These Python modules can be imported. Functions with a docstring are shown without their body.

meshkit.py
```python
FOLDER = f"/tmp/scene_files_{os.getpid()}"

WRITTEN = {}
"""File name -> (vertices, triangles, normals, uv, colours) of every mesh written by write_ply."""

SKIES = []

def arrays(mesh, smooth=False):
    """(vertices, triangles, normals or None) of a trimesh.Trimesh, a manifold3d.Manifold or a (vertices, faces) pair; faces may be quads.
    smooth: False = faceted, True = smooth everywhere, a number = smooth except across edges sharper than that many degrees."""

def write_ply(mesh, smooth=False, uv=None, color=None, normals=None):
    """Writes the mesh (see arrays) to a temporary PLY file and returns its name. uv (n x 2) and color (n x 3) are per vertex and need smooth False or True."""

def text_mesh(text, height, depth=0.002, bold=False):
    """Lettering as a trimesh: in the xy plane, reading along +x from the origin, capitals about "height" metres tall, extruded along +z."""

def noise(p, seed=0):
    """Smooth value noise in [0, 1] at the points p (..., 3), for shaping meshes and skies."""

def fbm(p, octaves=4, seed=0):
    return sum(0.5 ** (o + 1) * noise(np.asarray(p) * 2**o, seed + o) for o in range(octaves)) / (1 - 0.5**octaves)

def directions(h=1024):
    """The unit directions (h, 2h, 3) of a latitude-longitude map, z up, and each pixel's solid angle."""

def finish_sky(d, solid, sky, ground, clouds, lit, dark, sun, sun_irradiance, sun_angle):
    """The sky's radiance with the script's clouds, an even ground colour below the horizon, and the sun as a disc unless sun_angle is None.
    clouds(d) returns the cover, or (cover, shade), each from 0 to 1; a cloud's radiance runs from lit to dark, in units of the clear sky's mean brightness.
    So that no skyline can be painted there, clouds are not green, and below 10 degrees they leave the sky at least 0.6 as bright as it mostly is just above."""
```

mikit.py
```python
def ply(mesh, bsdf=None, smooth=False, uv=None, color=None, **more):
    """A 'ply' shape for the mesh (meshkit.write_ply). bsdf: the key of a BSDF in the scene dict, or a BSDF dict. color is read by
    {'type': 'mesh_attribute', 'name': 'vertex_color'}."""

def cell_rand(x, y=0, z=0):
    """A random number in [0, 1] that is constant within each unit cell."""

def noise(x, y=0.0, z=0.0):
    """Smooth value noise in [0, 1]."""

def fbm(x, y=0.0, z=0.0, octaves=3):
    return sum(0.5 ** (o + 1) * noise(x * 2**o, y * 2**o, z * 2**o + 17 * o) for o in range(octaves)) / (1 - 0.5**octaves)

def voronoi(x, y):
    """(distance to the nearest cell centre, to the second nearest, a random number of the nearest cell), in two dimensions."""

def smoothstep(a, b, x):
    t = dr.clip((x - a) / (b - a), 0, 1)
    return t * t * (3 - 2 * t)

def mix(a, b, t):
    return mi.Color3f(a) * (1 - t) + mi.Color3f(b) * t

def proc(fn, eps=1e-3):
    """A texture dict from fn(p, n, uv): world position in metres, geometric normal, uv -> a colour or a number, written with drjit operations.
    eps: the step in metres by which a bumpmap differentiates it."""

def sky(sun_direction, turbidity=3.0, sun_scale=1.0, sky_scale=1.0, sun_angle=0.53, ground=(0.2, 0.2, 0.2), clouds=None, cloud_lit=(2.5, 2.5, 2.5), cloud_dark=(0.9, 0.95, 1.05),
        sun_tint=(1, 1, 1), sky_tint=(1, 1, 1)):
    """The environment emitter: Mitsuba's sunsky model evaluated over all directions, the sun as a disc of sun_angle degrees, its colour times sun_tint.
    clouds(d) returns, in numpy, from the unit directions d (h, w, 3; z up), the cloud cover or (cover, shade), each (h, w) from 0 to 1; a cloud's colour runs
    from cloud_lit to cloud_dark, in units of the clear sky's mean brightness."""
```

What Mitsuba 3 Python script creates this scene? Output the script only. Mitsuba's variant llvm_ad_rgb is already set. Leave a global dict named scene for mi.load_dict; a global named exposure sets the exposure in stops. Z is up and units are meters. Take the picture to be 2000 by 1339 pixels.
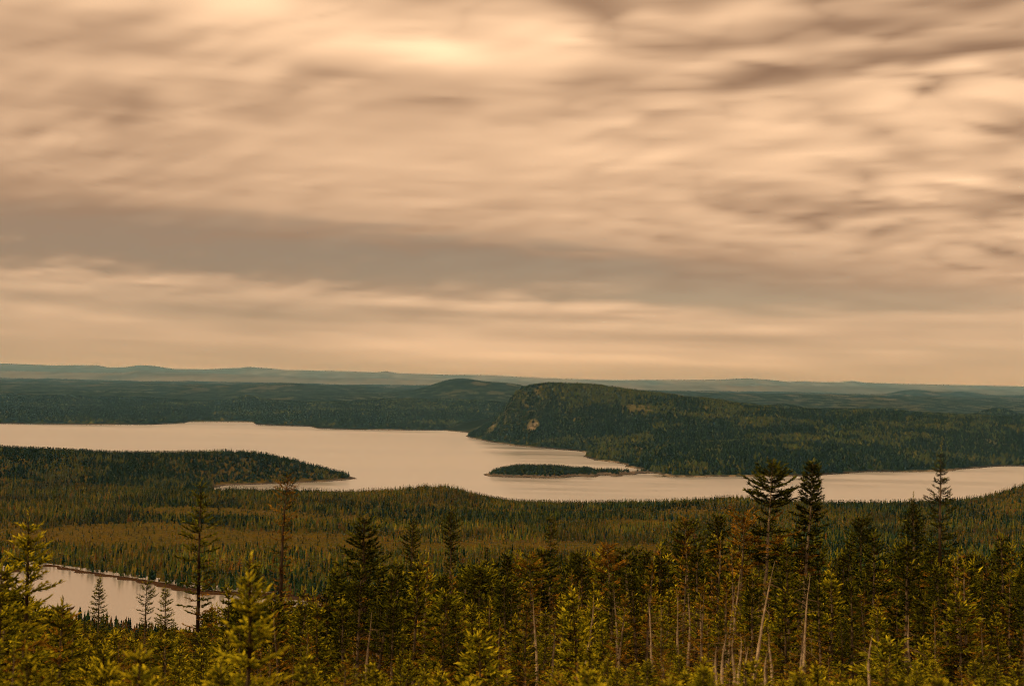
import math
import numpy as np
import drjit as dr
import mitsuba as mi
import mikit, meshkit
from mikit import noise, fbm, smoothstep, mix, proc
from scipy.interpolate import RBFInterpolator

T = mi.ScalarTransform4f
scene, labels = {}, {}

# ---------------------------------------------------------------- camera, sky, exposure
F = 2144.0                       # focal length in pixels of the 2000 px wide photograph
PITCH, ROLL = math.atan(77.5 / F), math.radians(1.03)
EYE = np.array([0.0, 0.0, 150.0])
fw = np.array([0, math.cos(PITCH), math.sin(PITCH)])
r0, u0 = np.array([1.0, 0, 0]), np.array([0, -math.sin(PITCH), math.cos(PITCH)])
right = math.cos(ROLL) * r0 + math.sin(ROLL) * u0
upv = math.cos(ROLL) * u0 - math.sin(ROLL) * r0


def ray(u, v):
    return fw + (u - 1000) / F * right + (669.5 - v) / F * upv


def at(u, v, y):                 # the point at northing y seen there in the photograph
    d = ray(u, v)
    return EYE + d * (y / d[1])


def sea(u, v, z=0.0):            # ... on the level z
    d = ray(u, v)
    return EYE + d * ((z - EYE[2]) / d[2])


scene['camera'] = {'type': 'thinlens', 'fov': math.degrees(2 * math.atan(1000 / F)), 'aperture_radius': 0.014, 'focus_distance': 900.0,
                   'near_clip': 0.5, 'far_clip': 80000.0,
                   'to_world': T().look_at(origin=EYE.tolist(), target=(EYE + fw).tolist(), up=upv.tolist()),
                   'medium': {'type': 'ref', 'id': 'air'}}

exposure = 2.5


def fbmg(x, y, k, octaves, gain, seed):
    tot, amp, norm = 0, 1.0, 0.0
    for o in range(octaves):
        tot = tot + amp * (meshkit.noise(np.stack([x * 2 ** o, y * 2 ** o, np.full(np.shape(x), k + 3.7 * o)], -1), seed + o) - 0.5)
        norm += amp ** 2
        amp *= gain
    return tot / math.sqrt(norm) * 3.4           # about unit spread


def clouds(d):
    x, y, z = d[..., 0], d[..., 1], np.maximum(d[..., 2], 1e-4)
    az = np.degrees(np.arctan2(x, y))
    el = np.degrees(np.arcsin(z))
    zz = z + 0.2                                 # the cloud sheet curves down to the horizon
    X0, Y0 = x / zz, y / zz
    wx, wy = fbmg(X0 * 0.9, Y0 * 0.9, 1.3, 3, 0.5, 5), fbmg(X0 * 0.9, Y0 * 1.4, 7.3, 3, 0.5, 9)
    low = np.clip(1 - el / 9.0, 0, 1)
    c, s = math.cos(0.10), math.sin(0.10)
    X, Y = c * X0 + s * Y0 + 0.16 * wx, c * Y0 - s * X0 + 0.10 * wy
    n1 = fbmg(X * 0.5, Y * 1.5, 0.1, 4, 0.55, 21)                # broad sheets
    n2 = fbmg(X * 0.9, Y * 4.0, 3.1, 4, 0.85, 33)               # wisps drawn out along the wind
    X3, Y3 = X0 + 0.06 * wy + 0.02 * n2, Y0 + 0.07 * wx + 0.012 * n2
    n4 = fbmg(X3 * 6.0, Y3 * 11.0 + 3.6 * X3, 5.1, 2, 0.9, 57)   # ripples
    n3 = fbmg(az / 13, el * 1.15 + 0.02 * az, 0.0, 3, 0.8, 41)    # level streaks seen edge-on far away
    rg = [1 - 2 * np.abs(meshkit.noise(np.stack([X3 * a + o, Y3 * b + 0.5 * a * X3 * k, 0 * X3 + o], -1), 90 + o) - 0.5) for o, (a, b, k) in enumerate(((1.5, 4.2, .3), (3.0, 8.0, -.4), (5.5, 13.0, .5)))]
    n5 = 0.8 * (rg[0] ** 3 - 0.25) + 1.0 * (rg[1] ** 3 - 0.25) + 0.8 * (rg[2] ** 3 - 0.25)      # creases
    fine = np.clip(0.80 + 0.28 * fbmg(X0 * 0.8, Y0 * 0.8, 9.9, 2, 0.5, 77), 0, 1.2)
    mid = np.clip((el - 2.0) / 5, 0, 1)
    shade = 0.785 - 0.10 * np.clip((el - 17) / 45, 0, 1) + mid * (0.018 * n1 + 0.034 * n2 + 0.088 * n4 * fine + 0.082 * n5 * (0.25 + fine) + 0.02 * n3) + (1 - mid) * (0.07 * n3 - 0.05) - 0.07 * np.exp(-el / 1.6)

    def blob(u, v, su, sv, tilt=0.0):            # a patch about an azimuth and elevation, its edge drawn out by the same noise
        a0, e0 = math.degrees(math.atan((u - 1000) / F)), math.degrees(math.atan((747 - v + 0.018 * (u - 1000)) / F))
        da, de = (az - a0) / (su * 0.0262), (el - e0) / (sv * 0.0262)
        de = de + tilt * da
        w = 0.30 * n1 + 0.30 * n2 + 0.30 * n4 * fine + 0.45 * n5
        w = w * mid + 0.25 * n3 * (1 - mid)
        return np.exp(-0.5 * ((da + w) ** 2 + (de + w) ** 2))
    for u, v, su, sv, k, t in (
            (820, 100, 140, 24, -0.34, 0.1), (590, 22, 160, 26, -0.24, 0.0), (720, 60, 460, 80, -0.11, 0.0), (1080, 70, 140, 34, -0.16, 0.0), (1190, 95, 150, 26, -0.12, 0), (1040, 30, 150, 20, -.12, .2),
            (1940, 190, 130, 24, -0.42, 0.1), (1900, 245, 230, 42, -0.24, 0.1), (1560, 290, 380, 50, -0.10, 0.1), (1250, 220, 260, 60, -0.08, 0),
            (230, 60, 240, 40, -0.07, 0), (330, 170, 200, 18, -0.08, -0.2), (500, 375, 330, 26, -0.08, 0.15), (1050, 310, 300, 60, -0.08, 0), (1500, 470, 460, 30, -0.06, 0),
            (1230, 12, 130, 20, 0.10, 0), (1720, 50, 460, 70, 0.07, 0.05), (1830, 140, 260, 16, 0.10, 0.1), (690, 152, 200, 13, 0.12, 0.25), (400, 130, 280, 14, 0.07, -0.2),
            (-50, 230, 250, 140, 0.05, 0), (300, 235, 330, 18, 0.06, 0), (60, 380, 260, 50, 0.05, 0.2),
            (200, 490, 560, 60, 0.24, 0.15), (750, 500, 480, 38, 0.22, 0.25), (1150, 535, 380, 26, 0.19, 0.25), (1480, 580, 300, 18, 0.17, 0.2), (1900, 590, 200, 16, 0.09, 0),
            (1780, 430, 330, 40, -0.06, 0), (350, 600, 500, 16, 0.05, 0), (850, 592, 320, 8, -0.12, 0.1), (100, 570, 190, 8, -0.12, 0), (1300, 640, 200, 7, -0.12, 0), (1280, 699, 180, 7, -0.16, 0), (1150, 704, 420, 12, -0.07, 0), (1930, 625, 130, 8, -0.12, 0), (850, 545, 120, 5, -.08, .1),
            (1150, 555, 130, 5, -.08, .1), (1000, 700, 1500, 9, 0.03, 0)):
        shade = shade + (0.66 if k < 0 else 0.50) * k * blob(u, v, su, sv, t)
    # thin places low down, through which the clear sky behind shows: grey-teal in the band, golden at the horizon
    gap = 0.62 * np.exp(-np.clip(el, 0, 90) / 2.0) + 0.13 * low * np.clip(n3, -1, 2)
    for u, v, su, sv, k, t in ((1150, 722, 500, 12, 0.2, 0), (1380, 638, 150, 7, 0.25, 0), (1900, 690, 180, 14, 0.25, 0), (1950, 650, 110, 9, 0.25, 0),
                               (180, 490, 560, 64, 0.34, 0.15), (750, 505, 460, 40, 0.33, 0.25), (1150, 540, 360, 28, 0.36, 0.25), (1380, 588, 140, 11, 0.5, 0.15), (1520, 618, 110, 6, 0.4, 0.15), (1500, 590, 330, 20, 0.35, 0.2), (1900, 600, 200, 18, 0.35, 0), (350, 610, 520, 22, 0.25, 0)):
        gap = gap + k * blob(u, v, su, sv, t)
    shade = np.where(shade > 0.82, 0.82 + 0.15 * np.tanh((shade - 0.82) / 0.15), shade)
    return 1 - np.clip(gap, 0, 0.95), np.clip(shade, 0, 1)


CU = 6.9                         # cloud brightness in units of the clear sky's mean
scene['sky'] = mikit.sky((-0.70, -0.42, 0.66), turbidity=2, sun_scale=0.22, sun_angle=10, clouds=clouds,
                         cloud_lit=(CU * 2.40, CU * 1.58, CU * 0.94), cloud_dark=(CU * 0.21, CU * 0.105, CU * 0.06), sky_tint=(0.76, 0.355, 0.178), sun_tint=(1.0, 0.82, 0.55), ground=(0.06, 0.06, 0.04))
labels['sky'] = {'kind': 'structure'}

# ---------------------------------------------------------------- air
scene['air'] = {'type': 'homogeneous', 'albedo': {'type': 'rgb', 'value': [0.80, 0.98, 0.99]}, 'sigma_t': {'type': 'rgb', 'value': [1.2e-5, 2.35e-5, 3.8e-5]}}
HZ0, HZ1, HR = -21.0, 470.0, 36000.0
scene['haze'] = {'type': 'cube', 'to_world': T().translate([0, 0, (HZ0 + HZ1) / 2]).scale([HR, HR, (HZ1 - HZ0) / 2]), 'bsdf': {'type': 'null'}, 'interior': {'type': 'ref', 'id': 'air'}}
labels['haze'] = {'kind': 'stuff', 'label': 'thin bluish haze lying over the far hills', 'category': 'haze'}


# ---------------------------------------------------------------- helpers
def rgb(*c):
    return {'type': 'rgb', 'value': list(c)}


def n2d(x, y, s, seed, octaves=4):
    x, y = np.broadcast_arrays(np.asarray(x, float), np.asarray(y, float))
    return meshkit.fbm(np.stack([x / s, y / s, np.full(x.shape, 0.37)], -1), octaves, seed)


def sstep(a, b, x):
    t = np.clip((x - a) / (b - a), 0, 1)
    return t * t * (3 - 2 * t)


def grid_mesh(X, Y, Z):
    h, w = X.shape
    v = np.stack([X, Y, Z], -1).reshape(-1, 3)
    i = np.arange(h * w).reshape(h, w)
    a, b, c, d = i[:-1, :-1].ravel(), i[:-1, 1:].ravel(), i[1:, 1:].ravel(), i[1:, :-1].ravel()
    return v, np.vstack([np.stack([a, b, c], 1), np.stack([a, c, d], 1)])


def drop(v, f, keep):            # keep only the triangles with a kept vertex
    f = f[keep[f].any(1)]
    used = np.zeros(len(v), bool)
    used[f.ravel()] = True
    new = np.cumsum(used) - 1
    return v[used], new[f]


def ply_tri(v, f, bsdf, smooth=False, color=None):
    return mikit.ply((v, f), bsdf, smooth=smooth, color=color)


scene['vertex_leaf'] = {'type': 'twosided', 'bsdf': {'type': 'diffuse', 'reflectance': {'type': 'mesh_attribute', 'name': 'vertex_color'}}}
scene['vertex_bark'] = {'type': 'twosided', 'bsdf': {'type': 'diffuse', 'reflectance': {'type': 'mesh_attribute', 'name': 'vertex_color'}}}

# ---------------------------------------------------------------- the near land: hillside, spruce plain, left peninsula
TREE = 6.0
pts = []


def top(u, v, y, tree=TREE):     # ground under a tree line seen there
    p = at(u, v, y)
    pts.append((p[0], p[1], p[2] - tree))


def sh(u, v, z=0.0):
    p = sea(u, v)
    pts.append((p[0], p[1], z))


for u, v, y in ((430, 951, 1230), (520, 952, 1220), (600, 952, 1220), (700, 956, 1200), (770, 953, 1200), (815, 944, 1190), (850, 941, 1190), (885, 944, 1190), (920, 955, 1190), (980, 971, 1180),
                (1080, 976, 1160), (1150, 976, 1150), (1220, 975, 1150), (1300, 974, 1150), (1380, 968, 1160), (1430, 962, 1160), (1480, 969, 1160),
                (1600, 977, 1170), (1700, 976, 1180), (1780, 972, 1190), (1840, 975, 1200), (1890, 975, 1200), (1930, 962, 1190), (1965, 950, 1180), (2000, 939, 1170), (2100, 920, 1160), (2250, 905, 1160)):
    top(u, v, y)
for u in range(720, 2400, 130):
    for y, z in ((1330, -3), (1420, -12), (1550, -16)):
        pts.append(((u - 1000) / F * y, y, z))
for u, v in ((440, 946), (520, 944), (600, 941), (660, 938), (700, 934)):
    sh(u, v, 0.4)
for u, y in ((440, 1470), (520, 1470), (600, 1470), (690, 1480), (500, 1400), (600, 1380), (690, 1380)):
    pts.append(((u - 1000) / F * y, y, -5))
for u, y in ((470, 1335), (560, 1335), (660, 1330)):
    pts.append(((u - 1000) / F * y, y, 0))
for u, v, y in ((-300, 850, 1480), (-150, 861, 1490), (0, 870, 1500), (70, 874, 1500), (130, 879, 1500), (190, 883, 1510), (250, 888, 1530), (320, 888, 1560), (370, 884, 1590), (410, 881, 1610), (450, 879, 1620), (490, 881, 1630),
                (530, 887, 1640), (580, 897, 1655), (630, 909, 1670), (670, 920, 1680)):
    top(u, v, y, 6.5)
for u, y, z in ((0, 1330, 24), (150, 1340, 18), (300, 1380, 13), (390, 1430, 9), (-200, 1330, 30), (60, 1420, 40), (-200, 1420, 48), (250, 1450, 26)):
    pts.append(((u - 1000) / F * y, y, z))
for u, y in ((712, 1710), (760, 1720), (-300, 1760), (0, 1780), (250, 1800), (450, 1820), (560, 1800), (650, 1760)):
    pts.append(((u - 1000) / F * y, y, -3))
for u, y in ((-300, 1950), (100, 1950), (450, 1950), (800, 1800), (800, 1600), (1000, 1900), (1500, 1900), (2200, 1900), (1000, 1700), (1600, 1700), (2300, 1700)):
    pts.append(((u - 1000) / F * y, y, -16))
for u in (-300, 200, 600, 1000, 1400, 1800, 2300):
    for y, z in ((300, 44), (560, 40), (720, 37), (900, 33), (1040, 28)):
        pts.append(((u - 1000) / F * y, y, z))
_near = RBFInterpolator(np.array(pts)[:, :2], np.array(pts)[:, 2], kernel='linear', smoothing=0.5)

POND_Z = 40.0
pA, pB = sea(95, 1109, POND_Z), sea(615, 1178, POND_Z)       # ends of the far bank
pond_dir = (pB - pA)[:2] / np.linalg.norm((pB - pA)[:2])
pond_nrm = np.array([pond_dir[1], -pond_dir[0]])
pond_nrm *= -np.sign(pond_nrm[1])                            # towards the viewer
pond_len = np.linalg.norm((pB - pA)[:2])


def pond_in(x, y):               # > 0 inside the pond, metres (approximate)
    s = (x - pA[0]) * pond_dir[0] + (y - pA[1]) * pond_dir[1]
    t = (x - pA[0]) * pond_nrm[0] + (y - pA[1]) * pond_nrm[1]
    w = 88 + 14 * (n2d(x, y, 60, 3, 3) - 0.5)
    far = t + 5 * (n2d(x, y, 35, 4, 3) - 0.5) - 6 * np.exp(-((s - pond_len * 0.62) / 25) ** 2) + 0.0009 * (s - pond_len / 2) ** 2 - 6
    return np.minimum(np.minimum(far, w - t), np.minimum(s + 4, pond_len + 10 - s) * 0.8)


def near_h(x, y):
    x, y = np.asarray(x, float), np.asarray(y, float)
    shp = x.shape
    out = np.full(x.size, 40.0)
    far = y.ravel() > 250
    if far.any():
        out[far] = _near(np.stack([x.ravel()[far], y.ravel()[far]], 1))
    plain = out.reshape(shp) + 3.0 * (n2d(x, y, 120, 11) - 0.5)
    a = x / (np.abs(y) + 25)
    slope = 0.238 - 0.034 * sstep(-0.12, 0.10, a) - 0.006 * sstep(0.1, 0.4, a)
    hill = 148.0 - slope * np.maximum(y, -60) + 1.2 * (n2d(x, y, 14, 12) - 0.5) + 3.0 * (n2d(x, y, 60, 13) - 0.5) * sstep(20, 90, np.abs(y))
    k = 4.0
    z = np.logaddexp(hill / k, plain / k) * k
    z = np.where(z - np.maximum(hill, plain) > 50, np.maximum(hill, plain), z)
    p = pond_in(x, y)
    near_pond = sstep(-16, -1, p)
    z = z * (1 - near_pond) + near_pond * (POND_Z + 0.7)
    return z - 4.5 * sstep(-1.5, 7, p)


def polar(a0, a1, na, ys):
    A, Y = np.meshgrid(np.tan(np.radians(np.linspace(a0, a1, na))), ys)
    return A * (Y + 8.0), Y      # a fan of cells that grow with distance


def near_ground(p, n, uv):
    a = fbm(p.x * 0.05, p.y * 0.05, 0.0, 3)
    b = fbm(p.x * 0.6, p.y * 0.6, 3.0, 3)
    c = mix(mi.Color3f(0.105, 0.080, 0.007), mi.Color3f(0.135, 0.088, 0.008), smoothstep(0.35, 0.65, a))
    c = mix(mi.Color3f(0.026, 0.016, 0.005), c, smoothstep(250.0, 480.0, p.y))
    c = mix(c, mi.Color3f(0.105, 0.080, 0.010), smoothstep(0.5, 0.72, b) * 0.8)
    c = mix(c, mi.Color3f(0.028, 0.026, 0.012), smoothstep(0.55, 0.3, b) * 0.7)
    rock = mix(mi.Color3f(0.17, 0.14, 0.10), mi.Color3f(0.05, 0.04, 0.03), smoothstep(0.35, 0.65, fbm(p.x * 0.1, p.y * 0.1, p.z * 0.8, 3)))
    c = mix(c, rock, smoothstep(2.1, 1.2, p.z + 1.6 * (b - 0.5)))
    wet = smoothstep(0.9, 0.4, dr.abs(p.z - 40.1)) * smoothstep(-60.0, -70.0, p.x) * smoothstep(440.0, 460.0, p.y) * smoothstep(660.0, 640.0, p.y)
    return mix(c, mi.Color3f(0.060, 0.032, 0.014), wet)


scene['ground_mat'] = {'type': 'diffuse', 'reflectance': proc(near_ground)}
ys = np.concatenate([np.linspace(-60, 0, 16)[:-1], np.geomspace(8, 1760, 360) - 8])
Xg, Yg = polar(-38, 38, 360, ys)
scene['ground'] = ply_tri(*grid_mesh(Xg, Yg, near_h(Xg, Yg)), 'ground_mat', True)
labels['ground'] = {'kind': 'structure'}


# ---------------------------------------------------------------- water
def ripples(p, n, uv):
    s = fbm(p.x * 0.0011 + 3 + 0.0017 * p.y, p.y * 0.013 + 0.0012 * p.x, 0.0, 4)
    t = fbm(p.x * 0.012, p.y * 0.05, 2.0, 3)
    return 0.17 + 0.17 * smoothstep(0.30, 0.66, s + 0.3 * (t - 0.5))


scene['sea_mat'] = {'type': 'principled', 'base_color': rgb(0.67, 0.68, 0.655), 'metallic': 0.7, 'specular': 0.62, 'roughness': proc(ripples)}
scene['sea'] = {'type': 'rectangle', 'to_world': T().translate([0, 5600, 0]).scale([7000, 4700, 1]), 'bsdf': {'type': 'ref', 'id': 'sea_mat'}}
labels['sea'] = {'kind': 'structure'}
scene['pond_mat'] = {'type': 'principled', 'base_color': rgb(0.56, 0.54, 0.50), 'metallic': 0.7, 'specular': 0.62, 'roughness': 0.2}
pc = pA[:2] + pond_dir * pond_len / 2 + pond_nrm * 45
scene['pond'] = {'type': 'rectangle', 'to_world': T().translate([pc[0], pc[1], POND_Z]).rotate([0, 0, 1], math.degrees(math.atan2(pond_dir[1], pond_dir[0]))).scale([pond_len / 2 + 28, 56, 1]),
                 'bsdf': {'type': 'ref', 'id': 'pond_mat'}}
labels['pond'] = {'kind': 'structure'}

# ---------------------------------------------------------------- headland and the shore to its right
hp = []
for u, v in ((918, 853), (940, 858), (960, 863), (1000, 870), (1050, 874), (1100, 878), (1147, 883), (1149, 893), (1160, 898), (1200, 902), (1222, 911), (1262, 921), (1275, 930), (1330, 931), (1400, 930), (1500, 930),
             (1580, 929), (1640, 925), (1690, 921), (1780, 921), (1860, 919), (1902, 914), (1960, 910), (2050, 911), (2150, 916), (2300, 925)):
    s_ = sea(u, v)
    hp += [(s_[0], s_[1], 0.6), (s_[0] - 10, s_[1] - 60, -9)]
for u, v, y in ((933, 843, 3000), (950, 832, 2990), (965, 820, 2975), (977, 806, 2965), (990, 790, 2955), (1000, 775, 2950), (1007, 763, 2950), (1020, 755, 2950), (1040, 751, 2950), (1070, 749, 2950), (1130, 753, 2950),
                (1200, 763, 2920), (1300, 775, 2880), (1400, 788, 2820), (1480, 800, 2760), (1530, 809, 2720), (1600, 809, 2760), (1700, 806, 2800), (1790, 805, 2850), (1900, 810, 2950), (2000, 815, 2980), (2150, 815, 3000), (2300, 815, 3000),
                (1040, 800, 2860), (1040, 832, 2780), (1070, 850, 2690), (1100, 800, 2830), (1100, 850, 2650), (1200, 800, 2780), (1200, 850, 2560), (1300, 810, 2700), (1300, 850, 2450), (1400, 820, 2650), (1400, 868, 2180),
                (1180, 870, 2250), (1230, 868, 2230), (1300, 878, 2080), (1380, 868, 2150), (1320, 900, 1900), (1500, 892, 1990), (1500, 850, 2350), (1600, 862, 2230), (1600, 892, 2010), (1700, 848, 2400), (1700, 885, 2120), (1850, 850, 2450), (1950, 850, 2500),
                (1850, 890, 2190), (2000, 880, 2330), (2150, 860, 2500)):
    p_ = at(u, v, y)
    hp.append((p_[0], p_[1], p_[2] - 4.5))
for u, y, z in ((1180, 2350, 13), (1250, 2360, 15), (1330, 2330, 17), (1420, 2400, 26), (1540, 2330, 22), (1650, 2330, 26), (1000, 3150, 92), (1030, 3130, 118), (1100, 3250, 112), (1250, 3300, 95), (1400, 3300, 75), (1550, 3300, 55), (975, 3100, 52), (960, 3150, 18), (930, 3200, -2), (910, 3250, -4), (880, 3200, -10), (890, 3080, -10), (860, 3000, -14), (850, 2800, -16),
                (1000, 3550, 45), (1200, 3600, 45), (1400, 3600, 45), (1700, 3300, 60), (1700, 3600, 40), (2000, 3400, 60), (2000, 3700, 40), (2300, 3700, 40), (2300, 3300, 60), (1150, 2350, -3), (1060, 2400, -9), (950, 2500, -14), (1190, 2080, -4), (1100, 1900, -14), (1250, 1760, -8), (1500, 1740, -12), (1900, 1900, -12)):
    hp.append(((u - 1000) / F * y, y, z))
_head = RBFInterpolator(np.array(hp)[:, :2], np.array(hp)[:, 2], kernel='linear', smoothing=0.3)


def head_h(x, y, fine=True):
    z = _head(np.stack([x.ravel(), y.ravel()], 1)).reshape(x.shape)
    k = sstep(2, 30, z)
    z = z + k * sstep(-40, 160, x - 0.0) * (22 * (n2d(x, y, 190, 51, 4) - 0.5) + 5 * (n2d(x, y, 45, 52, 3) - 0.5))
    return z + 1.6 * (n2d(x, y, 22, 53, 3) - 0.5) * sstep(-3, 2, z)


CLIFF = at(1041, 832, 2790)
CLEAR = [at(u, v, y) for u, v, y in ((1050, 756, 2940), (1230, 785, 2800), (1265, 786, 2800), (1380, 795, 2780), (1440, 792, 2790), (1185, 865, 2270), (1250, 872, 2220), (1000, 862, 2700), (962, 851, 2900), (1930, 858, 2440))]


def head_open(x, y, lib=np):     # 0..1: how bare the ground is (rock, low shrubs); the same in numpy and drjit
    e = lib.exp
    o = e(-(((x - CLIFF[0]) / 15) ** 2 + ((y - CLIFF[1]) / 34) ** 2)) * 1.7
    for c in CLEAR:
        o = o + 0.62 * e(-(((x - c[0]) / 28) ** 2 + ((y - c[1]) / 55) ** 2))
    return o


def headland_ground(p, n, uv):
    a = fbm(p.x * 0.008, p.y * 0.008, 0.0, 4)
    b = fbm(p.x * 0.09, p.y * 0.09, p.z * 0.09, 3)
    c = mix(mi.Color3f(0.008, 0.015, 0.005), mi.Color3f(0.022, 0.030, 0.007), smoothstep(0.35, 0.65, a))
    c = mix(c, mi.Color3f(0.095, 0.085, 0.022), smoothstep(0.5, 0.7, b) * smoothstep(0.42, 0.62, a) * 0.8)
    rock = mix(mi.Color3f(0.24, 0.19, 0.125), mi.Color3f(0.06, 0.055, 0.035), smoothstep(0.35, 0.65, fbm(p.x * 0.16, p.y * 0.05, p.z * 0.12, 4)))
    o = head_open(p.x, p.y, dr)
    c = mix(c, mi.Color3f(0.11, 0.098, 0.034), smoothstep(0.3, 0.75, o + 1.1 * (b - 0.5)))
    c = mix(c, rock, smoothstep(0.8, 1.15, o + 1.8 * (b - 0.5)))
    shore = mix(mi.Color3f(0.045, 0.036, 0.026), rock, smoothstep(0.45, 0.62, fbm(p.x * 0.012, p.y * 0.012, 4.0, 3)))
    return mix(c, shore, smoothstep(2.6, 1.4, p.z + 3.0 * (b - 0.5)))


scene['headland_mat'] = {'type': 'diffuse', 'reflectance': proc(headland_ground)}
xs, yh = np.linspace(-230, 2100, 400), np.linspace(1700, 3800, 330)
Xh, Yh = np.meshgrid(xs, yh)
Zh = head_h(Xh, Yh)
vh, fh = grid_mesh(Xh, Yh, Zh)
vh, fh = drop(vh, fh, (vh[:, 2] > -6) & (vh[:, 0] < vh[:, 1] * 0.58))
scene['headland'] = ply_tri(vh, fh, 'headland_mat', True)
labels['headland'] = {'kind': 'structure'}

# ---------------------------------------------------------------- islet
ip = []
for u, v, z in ((968, 930, 0.5), (990, 931, 0.5), (1030, 932, 0.5), (1080, 933, 0.5), (1130, 929, .5), (1180, 926, .5), (1230, 925, .5), (1262, 924, .5)):
    s_ = sea(u, v)
    ip += [(s_[0], s_[1], z), (s_[0], s_[1] - 30, -7), (s_[0], s_[1] + 8, 4.0)]
for u, v, y in ((985, 911, 1775), (1005, 906, 1790), (1050, 906, 1790), (1100, 908, 1790), (1150, 910, 1800), (1200, 914, 1815), (1240, 920, 1840)):
    p_ = at(u, v, y)
    ip += [(p_[0], p_[1], max(p_[2] - 6.5, 1.5)), (p_[0], p_[1] + 30, max(p_[2] - 8, 1.0)), (p_[0] + 5, p_[1] + 85, -1.0), (p_[0] + 5, p_[1] + 130, -8)]
for x, y in ((-60, 1740), (-70, 1830), (-40, 1900), (330, 1800), (330, 1880)):
    ip.append((x, y, -8))
_isl = RBFInterpolator(np.array(ip)[:, :2], np.array(ip)[:, 2], kernel='linear', smoothing=0.1)


def isl_h(x, y):
    z = _isl(np.stack([x.ravel(), y.ravel()], 1)).reshape(x.shape)
    return z + 2.2 * (n2d(x, y, 14, 61, 3) - 0.5) * sstep(-2, 1, z)


def islet_ground(p, n, uv):
    b = fbm(p.x * 0.12, p.y * 0.12, p.z * 0.5, 3)
    rock = mix(mi.Color3f(0.20, 0.16, 0.115), mi.Color3f(0.06, 0.047, 0.035), smoothstep(0.3, 0.7, fbm(p.x * 0.2, p.y * 0.2, p.z * 0.9, 3)))
    rock = mix(rock, mi.Color3f(0.03, 0.025, 0.018), smoothstep(0.9, 0.3, p.z))
    return mix(mi.Color3f(0.03, 0.036, 0.014), rock, smoothstep(5.4, 3.6, p.z + 3.0 * (b - 0.5)))


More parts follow.
